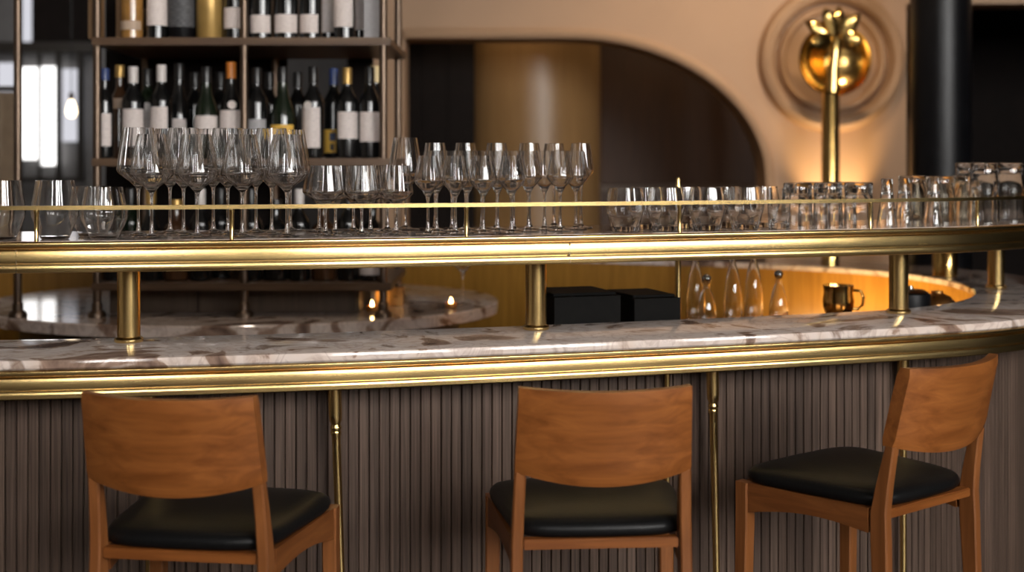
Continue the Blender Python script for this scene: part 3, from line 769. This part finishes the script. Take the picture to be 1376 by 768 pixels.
for i, px in enumerate((141, 153)):
    t = thing('wooden_box', ('narrow wooden bottle box against the left post, top shelf', 'paler wooden bottle box beside the first one, top shelf')[i], 'box', (fpx(px, YF + .09), YF + .09, z + .0005), 0, 'wooden boxes on the top shelf')
    obj('body', BOX(-.013, .013, -.05, .05, 0, .30, bev=.002), M['cask'], t, False)
    obj('lid', BOX(-.0135, .0135, -.0505, .0505, .3005, .318, bev=.002), M['cask'], t, False)
bottle('amber spirit bottle with pale cap beside the wooden boxes, top shelf', 175, 0, z, 'bordeaux', 'amber_glass', 'paper_tan', .03, .06, 'cap_white', group=GT, hs=1.1)
bottle('dark bottle with tan label in the second row of the top shelf', 198, 1, z, 'slim', 'wine', 'paper_tan', .04, .11, 'cap_black', group=GT)
bottle('dark wine bottle with tall white label in the left bay, top shelf', 214.5, 0, z, 'bordeaux', 'wine', 'paper', .045, .145, 'cap_black', group=GT)
bottle('black canister with grey print between white label and gold tin, top shelf', 246, 0, z, 'tin', 'black', 'paper_dark', .04, .18, 'cap_black', group=GT, name='canister', cat='canister')
bottle('gold bottle tin on the left bay of the top shelf', 279, 0, z, 'tin', 'tin', None, cap='cap_gold', group=GT, name='canister', cat='canister')
bottle('white-labelled bottle just left of the centre post, top shelf', 312.5, 0, z, 'bordeaux', 'wine', 'paper', .035, .105, 'cap_white', group=GT)
bottle('dark bottle with square white label just right of the centre post, top shelf', 351, 0, z, 'bordeaux', 'wine', 'paper', .02, .080, 'cap_black', seal='cap_white', group=GT)
bottle('dark bottle with broad white label, second in the right bay, top shelf', 385, 0, z, 'burgundy', 'wine', 'paper', .02, .082, 'cap_black', group=GT)
bottle('dark bottle with square white label, third in the right bay, top shelf', 418, 0, z, 'bordeaux', 'wine', 'paper', .02, .082, 'cap_black', seal='cap_white', group=GT)
bottle('bottle with tall plain white label, fourth in the right bay, top shelf', 441, 1, z, 'bordeaux', 'wine', 'paper', .03, .17, 'cap_black', group=GT)
bottle('bottle with tall white label, fifth in the right bay, top shelf', 463, 0, z, 'bordeaux', 'wine', 'paper', .04, .17, 'cap_black', group=GT)
bottle('narrow bottle with tall white label behind the grey carton, top shelf', 483, 1, z, 'slim', 'wine', 'paper', .04, .18, 'cap_black', group=GT)
t = thing('carton', 'grey bottle carton standing by the right post, top shelf', 'box', (fpx(501, YF + .09), YF + .09, z + .0005))
obj('body', BOX(-.027, .027, -.035, .035, 0, .28, bev=.002), M['paper_grey'], t, False)
obj('flap', BOX(-.0268, .0268, -.0345, .0345, .2805, .284, bev=.001), M['paper_grey'], t, False)
z = ZB[0]
low = [(150, 'bordeaux', 'wine', 'paper', .05, .12, 'cap_white'), (176, 'bordeaux', 'wine_green', 'paper_grey', .05, .13, 'cap_black'), (205, 'burgundy', 'wine', 'paper_tan', .05, .11, 'cap_gold'),
       (236, 'spirit', 'brown_glass', 'paper_tan', .05, .12, 'cap_gold'), (268, 'bordeaux', 'wine', 'paper', .05, .13, 'cap_white'), (297, 'bordeaux', 'wine', 'paper_grey', .05, .12, 'cap_black'),
       (349, 'bordeaux', 'wine', 'paper_dark', .05, .12, 'cap_black'), (376, 'spirit', 'wine', 'paper_dark', .05, .13, 'cap_black'), (400, 'bordeaux', 'wine', 'paper', .055, .16, 'cap_white'),
       (434, 'spirit', 'brown_glass', 'paper_grey', .06, .13, 'cap_gold'), (464, 'bordeaux', 'wine', 'paper_dark', .05, .10, 'cap_black'), (489, 'spirit', 'wine', 'paper', .02, .09, 'cap_black')]
cols = {'paper': 'white', 'paper_grey': 'grey', 'paper_tan': 'tan', 'paper_dark': 'dark'}
for i, (px, k, b, l, a, c, cp) in enumerate(low):
    bay, j, nn = ('left', i, 6) if i < 6 else ('right', i - 6, 6)
    bottle(f'{"brown" if b == "brown_glass" else "dark"} bottle with {cols[l]} label on the lowest board, {nth(j, nn)} in the {bay} bay', px, i % 2 if k != 'spirit' else 0, z, k, b, l, a, c, cp, group=GL, name='liquor_bottle' if k == 'spirit' else 'wine_bottle')

for zz in ZB:
    its = [[t.location.x, t.location.y, r, t] for t, z_, r, _ in BP if z_ == zz]
    if zz == ZB[2]: its += [[o.location.x, o.location.y, .05 if o.name.startswith('wood') else .04, o] for o in bpy.data.objects if o.name.startswith(('wooden_box', 'carton')) and o.parent is None]
    def clamp_(a):
        a[1] = min(max(a[1], YF + .03 + a[2]), YB - .05)
        for pp in (YF, YB):
            for xx in [fpx(p, YF) for p in PXF]:
                pass
    relax(its, clamp_, .25, 1.0)
    for x, y, r, t in its: t.location.x = x; t.location.y = y

# far left: pendant bulb, curtain
pb = px3(96, 146, 7.6)
t = thing('pendant_bulb', 'glowing teardrop bulb hanging before the far window', 'lamp', (pb.x, pb.y, 0))
zb = pb.z
obj('glass_bulb', lathe([(0, zb - .052), (.018, zb - .048), (.029, zb - .030), (.031, zb - .012), (.024, zb + .018), (.014, zb + .042), (.012, zb + .05), (0, zb + .05)], 28), M['bulb'], t)
obj('socket', lathe([(0, zb + .0505), (.014, zb + .0505), (.014, zb + .085), (.006, zb + .095), (0, zb + .095)], 20), M['bronze'], t)
obj('cord', lathe([(0, zb + .0955), (.0025, zb + .0955), (.0025, 4.399), (0, 4.399)], 8), M['black'], t)
bm = bmesh.new(); secs = []
pl = px3(-2, 200, 6.9)
n_ = 90; ptsf = []
for k in range(n_ + 1):
    u = k / n_; ptsf.append((pl.x - .75 + .84 * u, pl.y + .035 * math.sin(u * 46) + .012 * math.sin(u * 17)))
vt = [bm.verts.new((x - (.12 * (1 - i / n_)), y, 1.86)) for i, (x, y) in enumerate(ptsf)]; vb = [bm.verts.new((x, y, .02)) for x, y in ptsf]
vt2 = [bm.verts.new((x - (.12 * (1 - i / n_)), y + .006, 1.86)) for i, (x, y) in enumerate(ptsf)]; vb2 = [bm.verts.new((x, y + .006, .02)) for x, y in ptsf]
for k in range(n_):
    bm.faces.new((vb[k], vb[k + 1], vt[k + 1], vt[k])); bm.faces.new((vb2[k + 1], vb2[k], vt2[k], vt2[k + 1]))
    bm.faces.new((vt[k], vt[k + 1], vt2[k + 1], vt2[k])); bm.faces.new((vb[k + 1], vb[k], vb2[k], vb2[k + 1]))
bm.faces.new((vb[0], vt[0], vt2[0], vb2[0])); bm.faces.new((vt[-1], vb[-1], vb2[-1], vt2[-1]))
ct = thing('curtain', 'beige curtain at the far left behind the shelf post', 'curtain')
obj('cloth', bm, M['curtain'], ct, True, 60)
bm = bmesh.new(); tube(bm, [(pl.x - 1.0, pl.y, 1.88), (pl.x + .12, pl.y, 1.88)], .012); obj('rod', bm, M['bronze'], ct)
for x in (pl.x - .98, pl.x + .10):
    bm = bmesh.new(); tube(bm, [(x, pl.y, 1.893), (x, pl.y, 4.399)], .006); obj('hanger', bm, M['bronze'], ct)

# ------------------------------------------------------------------ inside the bar: work bench and what stands on it
ZW = 1.035
sA, sB = s_at_px(640, .5), s_at_px(1330, .5, 0, S_LOBE)
bench = thing('work_bench', 'low copper-topped work bench along the inside of the bar', 'bench')
obj('bench_top', sweep([(.345, ZW - .02), (.345, ZW), (.80, ZW), (.80, ZW - .02)], sA, sB - .35, 80), M['copper'], bench)
obj('bench_end_top', sweep([(.345, ZW - .02), (.345, ZW), (.56, ZW), (.56, ZW - .02)], sB - .349, sB + .30, 40), M['copper'], bench)
obj('bench_end_body', sweep([(.36, .0), (.36, ZW - .0205), (.53, ZW - .0205), (.53, 0)], sB - .349, sB + .28, 40), M['dark_wood'], bench)
obj('bench_body', sweep([(.36, .0), (.36, ZW - .0205), (.76, ZW - .0205), (.76, 0)], sA + .02, sB - .37, 80), M['dark_wood'], bench)
def onb(px, o): q = pt_px(px, o); return (q.x, q.y, ZW + .0005)
def tangent_rz(px, o):
    p, t_, n_ = frame_s(s_at_px(px, o, 0, S_LOBE)); return math.atan2(t_.y, t_.x)
for i, (px, o, w, h, d) in enumerate(((772, .47, .18, .128, .2), (862, .48, .13, .116, .2))):
    t = thing('bar_caddy', ('black rubber bar caddy behind the middle brass column', 'black rubber bar caddy left of the thin brass rod')[i], 'caddy', onb(px, o), tangent_rz(px, o), 'black caddies on the work bench')
    bm = bmesh.new(); wt = .006
    box(bm, -w / 2, w / 2, -d / 2, d / 2, 0, .008); box(bm, -w / 2, w / 2, -d / 2, -d / 2 + wt, .008, h); box(bm, -w / 2, w / 2, d / 2 - wt, d / 2, .008, h)
    box(bm, -w / 2, -w / 2 + wt, -d / 2 + wt, d / 2 - wt, .008, h); box(bm, w / 2 - wt, w / 2, -d / 2 + wt, d / 2 - wt, .008, h)
    obj('tray', bm, M['black_mat'], t, False)
    obj('divider', BOX(-.003, .003, -d / 2 + wt + .001, d / 2 - wt - .001, .0085, h - .01), M['black_mat'], t, False)
    obj('lid', BOX(-w / 2 + .004, w / 2 - .004, -d / 2 + .02, d / 2 - .002, h + .0005, h + .007, bev=.002), M['black_mat'], t, False)
t = thing('drip_mat', 'long dark bar mat lying on the bench right of the brass rod', 'mat', onb(985, .52), tangent_rz(985, .52))
obj('mat', BOX(-.14, .14, -.09, .09, 0, .012, bev=.003), M['black_mat'], t, False)
bm = bmesh.new()
for k in range(12): box(bm, -.13 + k * .0225, -.118 + k * .0225, -.08, .08, .0125, .017)
obj('ribs', bm, M['black_mat'], t, False)
q = onb(911, .62)
t = thing('brass_rod', 'thin upright brass rod with a small tip rising behind the shelf', 'rod', q)
obj('foot', lathe([(0, 0), (.03, 0), (.03, .006), (.012, .012), (0, .012)], 24), M['brass_col'], t)
obj('shaft', lathe([(0, .0125), (.0085, .0125), (.0085, .40), (.006, .41), (.006, .425), (0, .425)], 20), M['brass_col'], t)
# decanters with ball stoppers
for i, (px, o, hh, st) in enumerate(((949, .72, .115, 1), (985, .72, .19, 0), (1012, .74, .20, 0), (1046, .72, .12, 1), (935, .79, .19, 0))):
    lb = ('clear glass carafe with steel ball stopper right of the brass rod', 'slender clear carafe between the two stoppered ones, left', 'slender clear carafe between the two stoppered ones, right', 'clear glass carafe with steel ball stopper farther right', 'tall clear carafe directly beside the thin brass rod')[i]
    t = thing('carafe', lb, 'carafe', onb(px, o), 0, 'glass carafes on the work bench')
    pr = [(.026, 0), (.028, .003), (.028, hh * .35), (.018, hh * .72), (.0095, hh * .9), (.0105, hh)]
    inn_ = [(r - .002, z_ + (.005 if z_ < .01 else 0)) for r, z_ in pr][::-1]
    obj('bottle_glass', lathe([(0, 0)] + pr + inn_ + [(0, .0075)], 32), M['glass'], t)
    if st:
        bm = bmesh.new(); bmesh.ops.create_uvsphere(bm, u_segments=24, v_segments=16, radius=.0135)
        for v in bm.verts: v.co.z += hh + .0145
        obj('stopper', bm, M['steel'], t)
q = onb(1127, .66)
t = thing('cocktail_mug', 'gold cocktail mug with handle on the bench below the lamp', 'mug', q)
obj('cup', lathe([(0, 0), (.03, 0), (.036, .006), (.045, .03), (.047, .05), (.043, .075), (.046, .098), (.044, .098), (.040, .074), (.043, .05), (.041, .03), (.03, .01), (0, .009)], 36, flute=lambda r, z_, a: r * (1 + .02 * math.cos(9 * a))), M['gold'], t)
bm = bmesh.new(); tube(bm, [(.046, 0, .082), (.066, 0, .08), (.075, 0, .062), (.072, 0, .038), (.058, 0, .026), (.043, 0, .027)], .0045); obj('handle', bm, M['gold'], t)
q = onb(1223, .42)
t = thing('ice_bucket', 'round black ice bucket with pale lid behind the right brass column', 'bucket', q)
obj('body', lathe([(0, 0), (.05, 0), (.056, .006), (.059, .05), (.056, .090), (0, .090)], 40), M['black'], t)
obj('lid', lathe([(0, .0905), (.050, .0905), (.052, .094), (.040, .101), (.010, .104), (.008, .112), (0, .113)], 40), M['steel'], t)
q = onb(1284, .41)
t = thing('copper_bowl', 'upturned copper bowl at the marble edge right of the ice bucket', 'bowl', q)
obj('shell', lathe([(.060, 0), (.062, .001), (.061, .03), (.054, .053), (.038, .071), (.016, .080), (0, .081), (0, .078), (.015, .077), (.036, .068), (.051, .051), (.058, .03), (.059, .001)], 40, cap=False), M['copper'], t)
obj('foot_ring', lathe([(.012, .0812), (.018, .0802), (.018, .086), (.012, .086)], 28, cap=False), M['copper'], t)
# brass cup on the marble at the far end of the bar
qx = px3(1270, 370, 4.72)
t = thing('brass_canister', 'glowing brass canister on the marble between the two right columns', 'canister', (qx.x, qx.y, ZT + .0005))
obj('body', lathe([(0, 0), (.040, 0), (.043, .003), (.043, .09), (.041, .094), (0, .094)], 40), M['gold'], t)
obj('rim', lathe([(.0405, .0945), (.0445, .0945), (.0445, .104), (.0405, .104)], 40, cap=False), M['brass_col'], t)
# glowing cups added as lamp reflections, a glass on the island
for i, (px, y, d) in enumerate(((500, 412, 4.62), (606, 420, 4.72))):
    q = px3(px, y, d); 
    t = thing('lamp_glint', ('small glow imitating a lamp reflection by the right end of the low cabinet', 'small glow imitating a lamp reflection near the rounded right end of the island')[i], 'glint', (q.x, d, ZI + .0005), 0, 'imitated lamp reflections on the island')
    obj('cup', lathe([(0, 0), (.019, 0), (.020, .002), (.020, .018), (.0185, .018), (.018, .010), (0, .010)], 28), M['copper'], t)
    obj('glint_glow', lathe([(0, .0105), (.004, .013), (.0065, .020), (.004, .030), (0, .038)], 16), M['glint_glow'], t)
q = px3(622, 400, 4.84)
dup(slimB, (q.x, q.y, ZI + .0006), .4, 'single wine glass standing on the island behind the right lamp glint', 'glass on the island')
q = px3(524, 400, 4.80)
t = thing('amber_glint_box', 'small copper box imitating an amber reflection on the island at the cabinet end', 'box', (q.x, q.y, ZI + .0005))  # box added in place of an amber reflection
obj('body', BOX(-.05, .05, -.03, .03, 0, .055, bev=.003), M['copper'], t, False)
obj('lid', BOX(-.052, .052, -.032, .032, .0555, .066, bev=.003), M['copper'], t, False)

# ------------------------------------------------------------------ bar stools
def superellipse(n, a, b, p):
    out = []
    for k in range(n):
        t = 2 * PI * k / n; c, s = math.cos(t), math.sin(t)
        out.append((a * math.copysign(abs(c) ** (2 / p), c), b * math.copysign(abs(s) ** (2 / p), s)))
    return out
def stool(label, x, y, rz):
    """origin under the rear legs' mid-point at seat height; front is +y"""
    t = thing('bar_stool', label, 'stool', (x, y, 0), R(rz), 'walnut bar stools at the counter')
    D = .335; wr, wf = .158, .184         # depth, half widths of rear and front legs
    ZTOP, ZPAN = 1.098, .945
    def ry(z):                              # rear leg line: splayed below, raked above
        if z < .80: return -.045 * (1 - z / .80) ** 1.3
        return -.060 * ((z - .80) / .29) ** 1.2
    for sx in (-1, 1):
        bm = bmesh.new(); secs = []
        for z in (0, .2, .4, .55, .68, .75, .80, .85, .90, ZPAN - .0085):
            xx = sx * (wr + .010 * max(0, (.80 - z) / .8) - .010 * max(0, (z - .80) / .29))
            k = max(0, 1 - abs(z - .77) / (.5 if z < .77 else .17))
            secs.append(rsec((xx, ry(z), z), .0215, .022 + .020 * k))
        loft(bm, secs); obj('rear_leg', bm, M['stool_leg'], t)
        bm = bmesh.new()
        loft(bm, [rsec((sx * (wf + .008), D + .012, 0), .022, .024), rsec((sx * wf, D, .72), .030, .034), rsec((sx * wf, D, .805), .030, .034)])
        obj('front_leg', bm, M['stool_leg'], t)
        # side rail, arched below
        bm = bmesh.new(); secs = []
        for i in range(9):
            u = i / 8; yy = .024 + u * (D - .024 - .0175); xx = sx * (wr + (wf - wr) * u)
            zb_ = .742 + .016 * math.sin(PI * u) + .014 * (1 - u); zt_ = .806
            secs.append([(xx - .011, yy, zb_), (xx + .011, yy, zb_), (xx + .011, yy, zt_), (xx - .011, yy, zt_)])
        loft(bm, secs); obj('side_rail', bm, M['stool_rail'], t, False)
    obj('rear_rail', BOX(-wr + .0125, wr - .0125, -.012, .012, .787, .806, bev=.002), M['stool'], t, False)
    obj('front_rail', BOX(-wf + .0155, wf - .0155, D - .012, D + .010, .752, .806, bev=.002), M['stool'], t, False)
    # curved back panel
    bm = bmesh.new(); nu, nv = 28, 10; fr, bk = [], []
    for j in range(nv + 1):
        v = j / nv; a, b = [], []
        for i in range(nu + 1):
            u = i / nu * 2 - 1
            zb_ = ZPAN - .022 * (1 - u * u) - .008; z = zb_ + (ZTOP - .004 * (1 - u * u) - zb_) * v
            hw = wr + .0108 - .010 * max(0, (z - .80) / .29) - .006 * (1 - v) * 0
            belly = .040 * (1 - u * u)
            th = .0150
            yc = ry(z) - belly + .0042
            e_ = .004 if (j in (0, nv)) else 0
            a.append(bm.verts.new((u * hw, yc - th + e_, z))); b.append(bm.verts.new((u * hw, yc + th - e_, z)))
        fr.append(a); bk.append(b)
    for j in range(nv):
        for i in range(nu):
            bm.faces.new((fr[j][i], fr[j][i + 1], fr[j + 1][i + 1], fr[j + 1][i])); bm.faces.new((bk[j][i + 1], bk[j][i], bk[j + 1][i], bk[j + 1][i + 1]))
    for i in range(nu):
        bm.faces.new((fr[nv][i], fr[nv][i + 1], bk[nv][i + 1], bk[nv][i])); bm.faces.new((fr[0][i + 1], fr[0][i], bk[0][i], bk[0][i + 1]))
    for j in range(nv):
        bm.faces.new((fr[j][0], fr[j + 1][0], bk[j + 1][0], bk[j][0])); bm.faces.new((fr[j + 1][nu], fr[j][nu], bk[j][nu], bk[j + 1][nu]))
    obj('backrest', bm, M['stool'], t, True, 45)
    # cushion: soft trapezoid, wider in front
    bm = bmesh.new(); n = 64; secs = []
    for z, k in ((.8065, .92), (.8065, .965), (.812, .99), (.819, 1.), (.827, .99), (.834, .955), (.839, .88), (.8430, .74), (.8455, .5), (.8465, .25)):
        s = []
        for px_, py_ in superellipse(n, 1, 1, 6.5):
            yy = .174 + py_ * .172 * k
            hw = (.182 + .020 * (py_ * k)) * k
            s.append((px_ * hw, yy + (.012 * (1 - px_ * px_) * (-1 if py_ < 0 else 1)) * k, z + .006 * (py_ * k)**2 * 0))
        secs.append(s)
    loft(bm, secs); obj('cushion', bm, M['leather'], t, True, 60)
    return t
stool('walnut bar stool with black seat, the one by the left brass leg', -.598, 2.425, -8)
stool('walnut bar stool with black seat in the middle, facing the bar squarely', .166, 2.505, 4)
stool('walnut bar stool with black seat turned sideways at the right', .866, 2.80, 39)

# ------------------------------------------------------------------ light
def area(name, loc, target, size, power, col, sy=None, spread=PI):
    l = bpy.data.lights.new(name, 'AREA'); l.energy = power; l.color = col; l.size = size; l.spread = spread
    if sy: l.shape = 'RECTANGLE'; l.size_y = sy
    o = bpy.data.objects.new(name, l); C.objects.link(o); o.location = loc
    o.rotation_euler = (Vector(target) - Vector(loc)).to_track_quat('-Z', 'Y').to_euler()
    return o
def spot(name, loc, target, power, col, ang=60, blend=.6, r=.05):
    l = bpy.data.lights.new(name, 'SPOT'); l.energy = power; l.color = col; l.spot_size = R(ang); l.spot_blend = blend; l.shadow_soft_size = r
    o = bpy.data.objects.new(name, l); C.objects.link(o); o.location = loc
    o.rotation_euler = (Vector(target) - Vector(loc)).to_track_quat('-Z', 'Y').to_euler()
    return o
WARM = (1., .74, .48); AMB = (1., .66, .28)
# added fill lights without fixtures, over the bar and the room beyond
for i, (x, y, p) in enumerate(((-.9, 3.2, 6), (.3, 3.5, 6), (1.3, 3.9, 5))):
    spot('fill_light', (x, y, 3.15), (x, y, 0), p, WARM, 80, .8, .06)
for x, y, p in ((.6, 5.9, 30), (1.5, 5.7, 56)):
    spot('fill_light', (x, y, 3.15), (x + .1, 7.0, 1.3), p, WARM, 95, .9, .08)
spot('fill_light', (1.1, 7.6, 3.1), (1.1, 9.2, .9), 40, WARM, 90, .8, .06)
spot('fill_light', (.0, 7.5, 3.1), (.0, 8.3, .8), 45, WARM, 80, .8, .06)
spot('fill_light', (-.9, 4.0, 3.1), (-.9, 4.6, 1.4), 22, (1., .85, .7), 80, .8, .06)
area('fill_light', (-3.2, 8.4, 3.1), (-3.2, 9.5, 0), .8, 16, (1., .95, .9))
spot('lamp_wash', (p0.x + .13, LD + .10, 1.16), (p0.x + .10, 7.0, 1.52), 26, (1., .70, .36), 70, .7, .03)
for s, p in ((s_end - .1, 1.6), (s_end + .3, 1.8), (s_end + .75, 1.3)):
    q = off(s, .62); q2 = off(s, .3)
    area('bench_strip', (q.x, q.y, .84), (q2.x, q2.y, 1.0), .5, p, AMB, .05, R(130))
w = bpy.data.worlds.new('room_air'); sc.world = w; w.use_nodes = True
w.node_tree.nodes['Background'].inputs['Color'].default_value = (.9, .8, .7, 1); w.node_tree.nodes['Background'].inputs['Strength'].default_value = .02

# ------------------------------------------------------------------ camera
cam = bpy.data.cameras.new('camera'); co = bpy.data.objects.new('camera', cam); C.objects.link(co)
co.location = (0, 0, CAMZ); co.rotation_euler = (R(90), 0, 0)
cam.sensor_width = 36; cam.lens = 36 * FPX / 1376; cam.shift_y = -(384 - CY) / 1376
cam.dof.use_dof = True; cam.dof.focus_distance = 3.0; cam.dof.aperture_fstop = 2.2
sc.camera = co
sc.view_settings.view_transform = 'Standard'; sc.view_settings.look = 'None'
sc.view_settings.exposure = 0; sc.view_settings.gamma = 1; sc.view_settings.use_curve_mapping = False
cy = sc.cycles
cy.max_bounces = 14; cy.transmission_bounces = 14; cy.glossy_bounces = 6; cy.diffuse_bounces = 3; cy.transparent_max_bounces = 8
cy.caustics_reflective = False; cy.caustics_refractive = False; cy.sample_clamp_indirect = 6
cy.use_denoising = True
